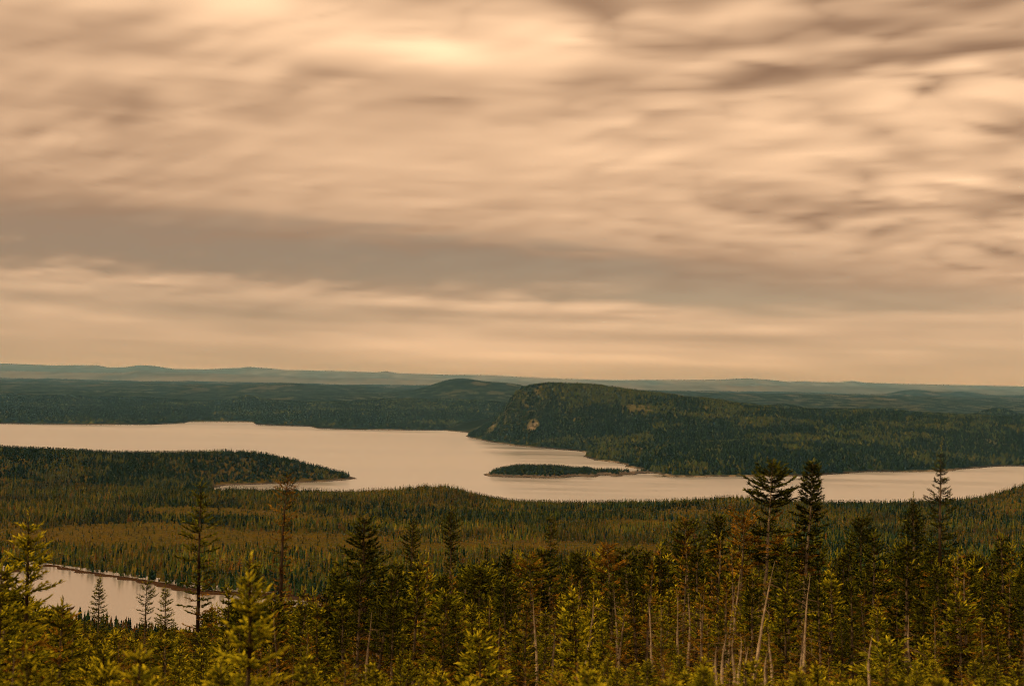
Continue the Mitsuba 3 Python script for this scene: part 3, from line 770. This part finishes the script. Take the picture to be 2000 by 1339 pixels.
FT = [
    # name, label, u, v, y, options
    ('fir', 'tall yellow-green fir with broad tiered boughs at the left edge, left of the pond', 58, 992, 26, dict(R=1.25, base=0.05, power=0.75, gap=0.30, per=6, young=0.85, brown_low=0.3, leader=0.3, size=0.8, pale=0.05)),
    ('fir', 'blurred bright yellow-green young fir nearest the camera, in front of the bare brown spruce', 490, 1082, 12.5, dict(R=0.62, base=0.02, power=0.8, gap=0.20, per=6, young=1.00, brown_low=0.05, leader=0.28, size=0.62, dense=1.35, pale=0.0, bare=0)),
    ('spruce', 'tall thin spruce with sparse green top and long brown trunk before the pond', 394, 932, 45, dict(R=0.92, base=0.12, clump=([0, .2, .45, .62, .74, .82, .93, 1], [.4, .7, .7, .95, .75, .48, .32, .1]), gap=0.27, per=5, keep=0.62, young=0.36, brown_low=0.9, leader=0.3, pale=0.04, bare=1.4, dense=1.1, trunk_r=.10)),
    ('spruce', 'nearly bare brown spruce with a small orange-brown tuft at its top', 559, 918, 48, dict(R=0.85, base=0.22, clump=([0, .3, .7, .82, .9, .95, 1], [.35, .45, .55, .7, .75, .3, .1]), gap=0.24, per=5, keep=0.7, young=0.07, brown=0.75, brown_low=0.5, leader=0.3, pale=0.05, bare=2.4, dense=.9, trunk_r=.125, lean=(0.02, 0))),
    ('fir', 'wide dark green fir with layered boughs, right of the bare brown spruce', 712, 997, 40, dict(R=1.95, base=0.28, power=0.8, gap=0.30, per=6, young=0.13, brown_low=0.35, leader=0.35, pale=0.2, bare=1.0, tipup=0.2, trunk_r=.13)),
    ('spruce', 'thin club-topped spruce behind the dark layered fir, the left one of two', 806, 1010, 62, dict(R=0.62, base=0.2, clump=head(.72), gap=0.2, per=5, keep=.9, young=0.11, brown_low=1.0, leader=0.2, bare=1.5, dense=1.0)),
    ('spruce', 'thin spruce with dark club top over an orange-brown skirt, behind the dark layered fir', 885, 990, 60, dict(R=0.62, base=0.2, clump=head(.75, 1.3), gap=0.2, per=5, keep=.9, young=0.10, brown_low=1.0, leader=0.25, bare=1.5)),
    ('fir', 'small dark conical fir in front of the pond, leftmost of three there', 196, 1124, 62, dict(R=0.9, base=0.05, gap=0.26, per=6, young=0.40, leader=0.3, brown_low=.2)),
    ('spruce', 'slim small spruce with lumpy top in front of the pond, middle of three there', 287, 1128, 64, dict(R=0.7, base=0.1, clump=([0, .3, .55, .75, .9, 1], [.9, .8, .45, .8, .5, .1]), gap=0.26, per=5, keep=.75, young=0.35, leader=0.25, brown_low=.4)),
    ('fir', 'small conical fir in front of the pond, rightmost of three there', 325, 1138, 60, dict(R=0.85, base=0.05, gap=0.26, per=6, young=0.50, leader=0.3, brown_low=.25)),
    ('fir', 'low dark bushy fir at the foot of the tall thin spruce', 320, 1240, 36, dict(R=0.6, base=0.03, gap=0.22, per=6, young=0.42, leader=0.2, power=.6)),
    ('fir', 'dark leafy fir peeping out behind the blurred young fir', 497, 1085, 38, dict(R=1.0, base=0.15, gap=0.3, per=5, young=0.40, leader=0.25, power=.6)),
    ('fir', 'dark pointed fir touching the right boughs of the dark layered fir', 776, 1092, 44, dict(R=1.0, base=0.2, gap=0.28, per=6, young=0.14, leader=0.3, power=.7)),
    ('fir', 'stout dark round-topped fir just right of the dark layered fir', 815, 1105, 45, dict(R=0.9, base=0.2, gap=0.26, per=6, young=0.10, leader=0.15, power=.45)),
    ('fir', 'broad mid-green fir with round crown below the dark club-topped spruce', 872, 1152, 34, dict(R=1.0, base=0.2, gap=0.26, per=6, young=0.50, leader=0.2, power=.6)),
    ('spruce', 'orange-brown dying spruce below the dark club-topped spruce', 884, 1112, 48, dict(R=0.8, base=0.15, gap=0.3, per=5, young=0.40, brown=.85, leader=0.3, power=.7)),
    ('fir', 'green-headed fir with dark lower boughs in the middle of the thicket', 937, 1098, 44, dict(R=0.95, base=0.25, gap=0.28, per=6, young=0.45, leader=0.2, clump=head(.62))),
    ('fir', 'bright yellow-green young fir low in the middle of the foreground', 940, 1232, 24, dict(R=0.95, base=0.05, gap=0.25, per=6, young=0.80, leader=0.25)),
    ('spruce', 'small dark narrow spruce standing behind the green-headed fir', 953, 1062, 78, dict(R=0.6, base=0.2, gap=0.28, per=5, young=0.07, leader=0.3)),
    ('spruce', 'small dark spruce right of the narrow one behind the green-headed fir', 990, 1076, 66, dict(R=0.75, base=0.2, gap=0.28, per=6, young=0.09, leader=0.2, power=.55)),
    ('spruce', 'brown half-dead spruce with bowed top and mottled trunk, left of the slim dark-topped spruce', 1035, 1082, 42, dict(R=0.75, base=0.3, clump=head(.66, 1.2), gap=0.24, per=5, young=0.50, brown=.55, brown_low=.8, leader=0.15, pale=.35, bare=1.6, lean=(-.04, 0))),
    ('spruce', 'slim spruce with narrow blackish top above a brown body, in mid thicket', 1076, 1005, 55, dict(R=0.6, base=0.2, clump=([0, .3, .5, .7, .76, .9, 1], [.5, .9, 1.2, .9, .42, .42, .15]), gap=0.22, per=5, keep=.9, young=0.14, brown=.25, brown_low=.7, leader=0.25, bare=1.2)),
    ('fir', 'dark fir with round green head right of the slim blackish-topped spruce', 1127, 1077, 58, dict(R=0.75, base=0.2, gap=0.25, per=6, young=0.14, leader=0.2, clump=head(.6))),
    ('spruce', 'small thin blackish spruce between the round-headed fir and the red-brown dead top', 1151, 1116, 62, dict(R=0.4, base=0.1, gap=0.25, per=5, young=0.05, brown=.2, leader=0.2)),
    ('spruce', 'red-brown dying spruce with rusty top on a pale trunk leaning right', 1186, 1062, 42, dict(R=0.75, base=0.42, gap=0.24, per=5, young=0.35, brown=.7, rust_top=.35, leader=0.2, pale=.75, bare=1.5, lean=(-.05, 0), clump=head(.6))),
    ('fir', 'dark green fir on a pale leaning trunk right of the red-brown dying spruce', 1213, 1067, 44, dict(R=0.85, base=0.45, gap=0.24, per=6, young=0.14, leader=0.2, pale=.7, bare=1.2, lean=(-.12, 0), clump=head(.62))),
    ('fir', 'dark bushy fir top, the left one of two side by side', 1261, 1077, 50, dict(R=0.9, base=0.3, gap=0.25, per=6, young=0.10, leader=0.15, power=.5)),
    ('fir', 'dark bushy fir top, the right one of two side by side', 1289, 1087, 48, dict(R=0.85, base=0.3, gap=0.25, per=6, young=0.11, leader=0.15, power=.5)),
    ('spruce', 'bent brown and dark green spruce with two pale trunk lengths showing below', 1343, 1011, 46, dict(R=0.95, base=0.42, gap=0.25, per=5, young=0.14, brown=.4, leader=0.15, pale=.65, bare=1.6, clump=head(.66, 1.1), lean=(-.03, 0))),
    ('fir', 'dense blackish-green fir standing right of the bent brown spruce', 1402, 1006, 50, dict(R=1.0, base=0.3, gap=0.24, per=6, young=0.11, leader=0.15, power=.4)),
    ('spruce', 'dying spruce with an orange flat top and shaggy brown trunk', 1452, 1002, 44, dict(R=0.8, base=0.38, gap=0.24, per=5, young=0.40, brown=.8, rust_top=.12, leader=0.1, pale=.6, bare=2.5, clump=([0, .4, .6, .85, .97, 1], [.5, .9, .9, .7, .8, .5]), lean=(.03, 0))),
    ('spruce', 'slim dark spruce left of the tall fir with upswept boughs', 1484, 1015, 66, dict(R=0.45, base=0.1, gap=0.26, per=5, young=0.05, leader=0.3)),
    ('fir', 'tall fir with dark flat boughs against the water and a long pale leaning trunk', 1516, 896, 44, dict(R=1.2, dense=1.6, base=0.48, clump=([0, .5, .62, .68, .72, .80, .86, .92, .96, 1], [.6, .9, 1.0, .4, .3, 0.95, .78, .55, .28, .08]), gap=0.26, per=6, keep=.85, young=0.14, brown_low=.5, leader=0.25, pale=.75, bare=1.2, tipup=.22, lean=(.07, 0), trunk_r=.11)),
    ('spruce', 'tall dense dark spruce on a pale trunk, right of the flat-boughed fir', 1587, 898, 44, dict(R=0.66, base=0.42, clump=([0, .42, .55, .64, .7, .8, .9, 1], [.5, 1.1, 1.1, .8, 1.0, .7, .65, .15]), gap=0.2, per=6, young=0.10, brown_low=.5, leader=0.2, pale=.85, bare=1.5, lean=(.045, 0), trunk_r=.10)),
    ('fir', 'green fir with brown lower boughs right below the tall flat-boughed fir', 1521, 1030, 50, dict(R=0.95, base=0.3, gap=0.26, per=6, young=0.50, brown=.2, leader=0.2, power=.6, bare=1.5, pale=.5)),
    ('spruce', 'dark lumpy-headed spruce left of the layered fir at the right', 1681, 1002, 54, dict(R=0.85, base=0.2, gap=0.24, per=6, young=0.09, leader=0.2, clump=head(.68, 1.0))),
    ('fir', 'dark fir with many neat layered tiers right of the lumpy-headed spruce', 1707, 1036, 42, dict(R=1.25, base=0.12, gap=0.33, per=6, young=0.15, leader=0.3, power=.75)),
    ('spruce', 'narrow blackish spruce with a bare hooked leader, left of the tallest spruce', 1780, 962, 48, dict(R=0.75, base=0.28, clump=([0, .3, .5, .7, .85, .9, 1], [.6, 1.1, .9, .75, .5, .15, .12]), gap=0.22, per=6, young=0.08, brown_low=.6, leader=0.35, pale=.4, bare=2.0, lean=(-.04, 0))),
    ('spruce', 'tallest slim spruce at the right with ragged top high against the water', 1838, 869, 46, dict(R=1.05, base=0.12, clump=([0, .2, .45, .62, .7, .8, .88, .93, 1], [1.0, 1.2, 0.95, .42, .6, .32, .2, .10, .07]), gap=0.27, per=5, keep=.8, young=0.15, brown_low=.4, leader=0.35, pale=.1, bare=.8)),
    ('fir', 'small dark pointed fir right of the tallest spruce', 1893, 1077, 54, dict(R=0.85, base=0.15, gap=0.25, per=6, young=0.09, leader=0.25)),
    ('spruce', 'thin brown-topped spruce second from the right edge', 1926, 1086, 60, dict(R=0.5, base=0.2, gap=0.26, per=5, young=0.14, brown=.7, leader=0.3)),
    ('fir', 'dark blue-green fir near the right edge of the thicket', 1966, 1112, 46, dict(R=1.0, base=0.1, gap=0.28, per=6, young=0.11, leader=0.3)),
    ('fir', 'green fir cut by the right edge of the picture', 1996, 1098, 40, dict(R=0.95, base=0.1, gap=0.28, per=6, young=0.40, leader=0.3)),
    ('fir', 'yellow-green young fir between the two pale trunks and the layered fir', 1626, 1112, 34, dict(R=0.85, base=0.1, gap=0.26, per=6, young=0.70, leader=0.25)),
    ('fir', 'dark conical fir below the narrow blackish spruce', 1752, 1165, 36, dict(R=0.7, base=0.05, gap=0.24, per=6, young=0.11, leader=0.25)),
    ('fir', 'broad green fir in front of the narrow blackish spruce', 1803, 1160, 34, dict(R=0.95, base=0.08, gap=0.26, per=6, young=0.42, leader=0.2, power=.6)),
    ('fir', 'light green fir in front of the tallest slim spruce', 1875, 1160, 33, dict(R=1.0, base=0.08, gap=0.26, per=6, young=0.55, leader=0.25, power=.7)),
    ('fir', 'bright green low fir at the lower right, in front of the dark conical fir', 1737, 1246, 27, dict(R=0.95, base=0.05, gap=0.25, per=6, young=0.60, leader=0.2, power=.6)),
    ('fir', 'full yellow-green fir hanging into the picture at its left edge, below the tiered fir', 2, 1092, 23, dict(R=1.3, base=0.05, gap=0.24, per=6, young=0.75, brown_low=0.35, leader=0.2, power=.6)),
    ('fir', 'small green fir hiding the right end of the pond, right of the tall thin spruce', 446, 1140, 36, dict(R=0.75, base=0.08, gap=0.24, per=6, young=0.50, leader=0.25, power=.75)),
    ('fir', 'olive fir between the blurred young fir and the bare brown spruce', 536, 1150, 38, dict(R=0.8, base=0.08, gap=0.24, per=6, young=0.45, leader=0.25, power=.75)),
    ('spruce', 'small brownish spruce just right of the bare brown spruce', 592, 1146, 40, dict(R=0.75, base=0.1, gap=0.24, per=6, young=0.40, brown=.3, leader=0.25, power=.75)),
    ('fir', 'dark low fir between the bare brown spruce and the dark layered fir', 640, 1146, 42, dict(R=0.85, base=0.1, gap=0.25, per=6, young=0.14, leader=0.25, power=.75)),
    ('fir', 'brown-green low fir before the left end of the pond', 118, 1168, 25, dict(R=0.9, base=0.05, gap=0.24, per=6, young=0.60, brown=.25, leader=0.2, power=.65)),
]
SHORT = ['tiered fir at the left edge', 'blurred young fir', 'tall thin spruce by the pond', 'bare brown spruce', 'dark layered fir', 'left club-topped spruce', 'right club-topped spruce', 'leftmost pond fir', 'slim pond spruce', 'rightmost pond fir', 'low bushy pond fir', 'half-hidden leafy fir', 'dark pointed fir', 'stout round-topped fir', 'broad round-crowned fir', 'orange-brown dying spruce', 'green-headed fir', 'low bright middle fir', 'narrow dark spruce', 'small dark spruce', 'bowed brown spruce', 'slim blackish-topped spruce', 'round-headed dark fir', 'small thin blackish spruce', 'rusty-topped spruce', 'leaning dark fir', 'left bushy fir top', 'right bushy fir top', 'bent brown spruce', 'dense blackish fir', 'orange flat-topped spruce', 'slim dark spruce', 'tall flat-boughed fir', 'tall dense dark spruce', 'brown-skirted green fir', 'lumpy-headed spruce', 'neatly layered fir', 'hook-topped spruce', 'tallest slim spruce', 'small dark pointed fir', 'thin brown-topped spruce', 'blue-green fir at right', 'fir cut by the edge', 'yellow-green fir', 'dark conical fir', 'broad green fir', 'light green fir at right', 'bright low fir', 'full fir at the left edge', 'small green pond-end fir', 'olive fir beside the bare spruce', 'small brownish spruce', 'dark low fir', 'brown-green pond fir']
for n_, l_, u_, v_, y_, kw_ in FT:
    feature(n_, l_, u_, v_, y_, cat=n_, **kw_)

# ---------------------------------------------------------------- pale dead trunks
def dead_tree(label, u, v, y, H=None, pale=0.9, lean=(0, 0), r=0.06, bare=1.5, group=None, limb_r=0.7):
    p = at(u, v, y)
    H = H or p[2] - gz(p[0], p[1])
    H = max(H, 1.2)
    x0, y0 = p[0] - lean[0] * H, p[1] - lean[1] * H
    wood, _ = conifer(seed=int(u * 3 + v), H=H, R=limb_r, base=0.72, keep=0, bare=bare, pale=pale, lean=lean, bend=0.5, trunk_r=r, leader=0.1)
    key = key_of('dead_tree')
    scene[key] = {**part(wood, 'vertex_bark'), 'to_world': T().translate([x0, y0, p[2] - H])}
    labels[key] = {'label': label, 'category': 'dead tree'}
    if group:
        labels[key]['group'] = group


PG = 'pale bare trunks below the leaning fir trunk'
PT = sorted(((1402, 1262, 25, .02), (1417, 1232, 26, .05), (1433, 1240, 27, -.02), (1446, 1236, 28, .03), (1459, 1262, 25, .01), (1505, 1235, 29, -.04), (1500, 1275, 25, .06), (1568, 1240, 28, .03), (1392, 1285, 24, .0)))
for u, v, y, ln in PT:
    dead_tree(('leftmost', 'second', 'third', 'fourth', 'fifth', 'sixth', 'seventh', 'eighth', 'ninth')[PT.index((u, v, y, ln))] + ' from left of the pale bare trunks below the leaning fir', u, v, y, pale=0.95, lean=(ln, 0), r=0.05, group=PG)
dead_tree('pale broken snag with a forked stub, below the dying spruce with the orange flat top', 1432, 1150, 34, pale=1.0, lean=(.04, 0), r=.06)
dead_tree('thin pale snag with splintered tip in the middle right of the thicket', 1319, 1148, 33, pale=0.8, lean=(-.06, 0), r=.05)
dead_tree('grey bare snag left of the thin splintered one', 1290, 1168, 34, pale=0.6, lean=(-.02, 0), r=.05)
dead_tree('short pale snag standing just right of the tallest slim spruce', 1871, 1072, 48, pale=0.85, lean=(0, 0), r=.07)
dead_tree('pale leaning trunk below the narrow blackish spruce', 1768, 1200, 31, pale=0.9, lean=(-.12, 0), r=.05)
dead_tree('bare brown snag low between the red-brown dying spruce and the bowed spruce', 1082, 1205, 31, pale=0.6, lean=(.01, 0), r=.045)
dead_tree('thin pale leaning trunk right of the red-brown dying spruce', 1222, 1118, 40, pale=0.8, lean=(-.16, 0), r=.06)

for l, u, v, y, ln, r in (
        ('pale leaning trunk, lower left of the red-brown dying spruce', 1160, 1160, 33, .10, .05),
        ('pale mottled upright trunk right below the red-brown dying spruce', 1203, 1150, 34, -.03, .055),
        ('pale crooked trunk below the two side-by-side dark fir tops', 1262, 1165, 33, -.10, .05),
        ('pale straight trunk below the bent brown spruce', 1346, 1170, 33, .0, .055),
        ('second pale trunk below the bent brown spruce, leaning left', 1368, 1158, 35, -.04, .045),
        ('tall pale trunk leaning right in front of the orange flat-topped spruce', 1442, 1110, 34, .06, .06),
        ('long pale slanting trunk left of the tall dense dark spruce trunk', 1512, 1095, 30, .16, .055),
        ('pale trunk below the tall dense dark spruce', 1580, 1120, 31, .05, .05),
        ('short pale stub below the layered fir', 1700, 1235, 27, .0, .05),
        ('pale mottled trunk below the bowed brown spruce', 1046, 1165, 32, -.03, .055),
        ('pale trunk at the foot of the dark layered fir', 722, 1195, 32, .03, .055)):
    dead_tree(l, u, v, y, pale=1.0, lean=(ln, 0), r=r)

# ---------------------------------------------------------------- the thicket that fills the foreground
KINDS = {
    'young_fir': dict(H=2.2, R=0.72, base=0.03, gap=0.22, per=6, young=0.85, brown_low=0.15, leader=0.2, pale=0.05, bare=0, power=0.75),
    'olive_fir': dict(H=3.0, R=0.80, base=0.06, gap=0.25, per=6, young=0.6, brown_low=0.35, leader=0.22, pale=0.2, bare=0.8, power=0.8),
    'dark_fir': dict(H=3.8, R=0.74, base=0.1, gap=0.27, per=6, young=0.17, brown_low=0.35, leader=0.25, pale=0.2, bare=0.8, power=0.8),
    'spruce': dict(H=4.4, R=0.52, base=0.2, gap=0.22, per=6, young=0.14, brown_low=0.75, leader=0.25, pale=0.35, bare=1.5, clump=head(.6, 1.1)),
    'brown_spruce': dict(H=3.6, R=0.72, base=0.12, gap=0.27, per=5, young=0.5, brown=0.6, brown_low=0.8, leader=0.2, pale=0.45, bare=2.0, power=0.8),
}
SAY = {'young_fir': ('fir', 'yellow-green young fir', 'fir'), 'olive_fir': ('fir', 'bushy olive-green fir', 'fir'), 'dark_fir': ('fir', 'dark green bushy fir', 'fir'),
       'spruce': ('spruce', 'slender brown-skirted spruce', 'spruce'), 'brown_spruce': ('spruce', 'half-dead orange-brown spruce', 'spruce')}
for kind, kw in KINDS.items():
    for var in range(4):
        wood, leaf = conifer(seed=900 + 10 * len(kind) + var, size=0.8, dense=1.0, **kw)
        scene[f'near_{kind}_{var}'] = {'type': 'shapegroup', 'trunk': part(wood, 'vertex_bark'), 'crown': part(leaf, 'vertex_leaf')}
    for var in range(2):
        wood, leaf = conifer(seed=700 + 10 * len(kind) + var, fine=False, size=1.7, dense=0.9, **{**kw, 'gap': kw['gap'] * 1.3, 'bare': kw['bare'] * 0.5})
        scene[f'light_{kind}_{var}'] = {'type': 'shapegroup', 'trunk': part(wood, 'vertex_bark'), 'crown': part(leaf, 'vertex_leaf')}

LINE = np.array([(-400, 1120), (0, 1128), (70, 1150), (110, 1172), (160, 1198), (220, 1224), (400, 1224), (430, 1172), (560, 1160), (640, 1162), (700, 1155), (800, 1160), (900, 1165), (1000, 1148), (1200, 1146), (1300, 1135), (1400, 1115), (1500, 1110), (1650, 1120), (1800, 1125), (2000, 1110), (2400, 1110)], float)
rng = np.random.default_rng(23)
spots = []
for y0_, y1_, sp in ((10, 30, 1.2), (30, 48, 1.3), (48, 85, 1.8), (85, 165, 2.7)):
    n = int(2 * 0.56 * (y1_ ** 2 - y0_ ** 2) / 2 / sp ** 2)
    gx, gy = np.meshgrid(np.arange(-0.62 * y1_ - 7, 0.62 * y1_ + 7, sp), np.arange(y0_, y1_, sp))
    gx, gy = (gx + rng.uniform(-.45, .45, gx.shape) * sp).ravel(), (gy + rng.uniform(-.45, .45, gy.shape) * sp).ravel()
    m = np.abs(gx) < 0.62 * gy + 7
    spots += list(zip(gx[m], gy[m]))
spots = np.array(spots)
zg = near_h(spots[:, 0], spots[:, 1])
FS = np.array(feature_spots)
cand = []
for (x, y), z in zip(spots, zg):
    if np.min((FS[:, 0] - x) ** 2 + (FS[:, 1] - y) ** 2) < 0.35:
        continue
    u = 1000 + F * x / y
    v = np.interp(u, LINE[:, 0], LINE[:, 1]) + (rng.exponential(55) if u < 640 or y < 32 or rng.random() > 0.27 else rng.uniform(-85, 10))
    if y < 30:
        v = max(v, np.interp(u, [0, 100, 220, 420, 560, 700, 2000], [1135, 1180, 1235, 1228, 1215, 1270, 1265]) + rng.exponential(40))
    H = at(u, v, y)[2] - z
    cap = (rng.uniform(1.3, 2.8) if rng.random() < 0.62 else rng.uniform(3.0, 5.6)) if y > 30 else rng.uniform(0.8, 2.2)
    if v < np.interp(u, LINE[:, 0], LINE[:, 1]) + 12:
        cap = 6.5
    H = float(np.clip(H, 0.45, cap))
    greenish = 0.5 + 0.9 * (n2d(x, y, 11, 301, 2) - 0.5)
    right_side = np.clip((u - 500) / 1400, 0, 1)
    if y < 30:
        w = dict(young_fir=2.4 - 1.2 * right_side, olive_fir=2.6, dark_fir=0.5 + .5 * right_side, spruce=0, brown_spruce=2.0)
    else:
        w = dict(young_fir=0.9, olive_fir=1.6, dark_fir=1.0 + 1.2 * right_side, spruce=0.2, brown_spruce=2.1) if H < 2.9 else dict(young_fir=0, olive_fir=0.5, dark_fir=1.3 + right_side, spruce=3.2, brown_spruce=1.8)
    w['brown_spruce'] *= 2 * (1 - greenish) + 0.15
    w['dark_fir'] *= 0.4 + 1.2 * greenish
    ks = list(w)
    pw = np.array([max(w[k], 0) for k in ks])
    kind = ks[rng.choice(len(ks), p=pw / pw.sum())]
    cand.append((H / y, x, y, z, H, kind, u))
cand = [c for c in cand if c[4] > 0.46 or rng.random() < 0.5]
cand.sort(key=lambda c: -c[0] if abs(c[1] / c[2]) < 0.468 and c[2] > 13 else 1)
ns, mine = 0, []
for i, (_, x, y, z, H, kind, u) in enumerate(cand):
    near_one = y < 46
    proto = f'near_{kind}_{rng.integers(0, 4)}' if near_one else f'light_{kind}_{rng.integers(0, 2)}'
    sc = H / KINDS[kind]['H']
    wide = min(max(sc, 0.55), 1.2) if sc < 1 else sc ** 0.5
    to = T().translate([x, y, z - 0.1]).rotate([0, 0, 1], float(rng.uniform(0, 360))).rotate([1, 0, 0], float(rng.normal(0, 3.0))).scale([wide, wide, sc])
    inst = {'type': 'instance', 'to_world': to, 'g': {'type': 'ref', 'id': proto}}
    if i < 230:
        key = key_of(SAY[kind][0])
        scene[key] = inst
        mine.append((key, kind, u, y, H))
    else:
        ns += 1
        scene[f'thicket__{ns:04d}'] = inst
# which one: counted outwards from the nearest of the named trees
FU = np.array([f[2] for f in FT], float)
FY = np.array([f[4] for f in FT], float)
runs = {}
for key, kind, u, y, H in mine:
    k = int(np.argmin(np.abs(FU - u) / 60 + np.abs(np.log(FY / y)) * 1.5))
    runs.setdefault((kind, k, u < FU[k]), []).append((abs(u - FU[k]), key))
for (kind, k, left), found in runs.items():
    for n_, (_, key) in enumerate(sorted(found)):
        which = ('nearest', 'second', 'third', 'fourth', 'fifth', 'sixth', 'seventh', 'eighth')[min(n_, 7)]
        labels[key] = {'label': f'{SAY[kind][1]}, {which} to the {"left" if left else "right"} of the {SHORT[k]}', 'category': SAY[kind][2], 'group': 'firs and spruces crowded in the thicket'}
labels['thicket'] = {'kind': 'stuff', 'label': 'crowded low firs and spruces filling the slope behind the nearest trees', 'category': 'thicket'}

# the lower slope between the thicket and the plain
x, y = jitter_points(rng, -30, 30, 160, 480, 3.4)
z = near_h(x, y)
ok = pond_in(x, y) < -3
x, y, z = x[ok], y[ok], z[ok]
u = 1000 + F * x / y
h = rng.uniform(3.0, 6.5, len(x))
h = np.where((u < 640), np.minimum(h, 2.2 + 3.2 * sstep(330, 480, y) + rng.exponential(0.8, len(x))), h)
t_slope = [spire(rng, 7, 6, 0.08, b) for b in (0.1, 0.25, 0.35, 0.15, 0.3)]
col = tint(rng, len(x), (DARK, GREEN, OLIVE, RUST), (3, 4, 3, 1.5))
scatter('slope_forest', rng, t_slope, x, y, z, h, h * rng.uniform(0.10, 0.2, len(x)), col, tint(rng, len(x), ((0.16, 0.12, 0.07), (0.05, 0.035, 0.02)), (1, 2)), 'thin dark spruces on the lower slope along the near bank of the pond', 'forest')
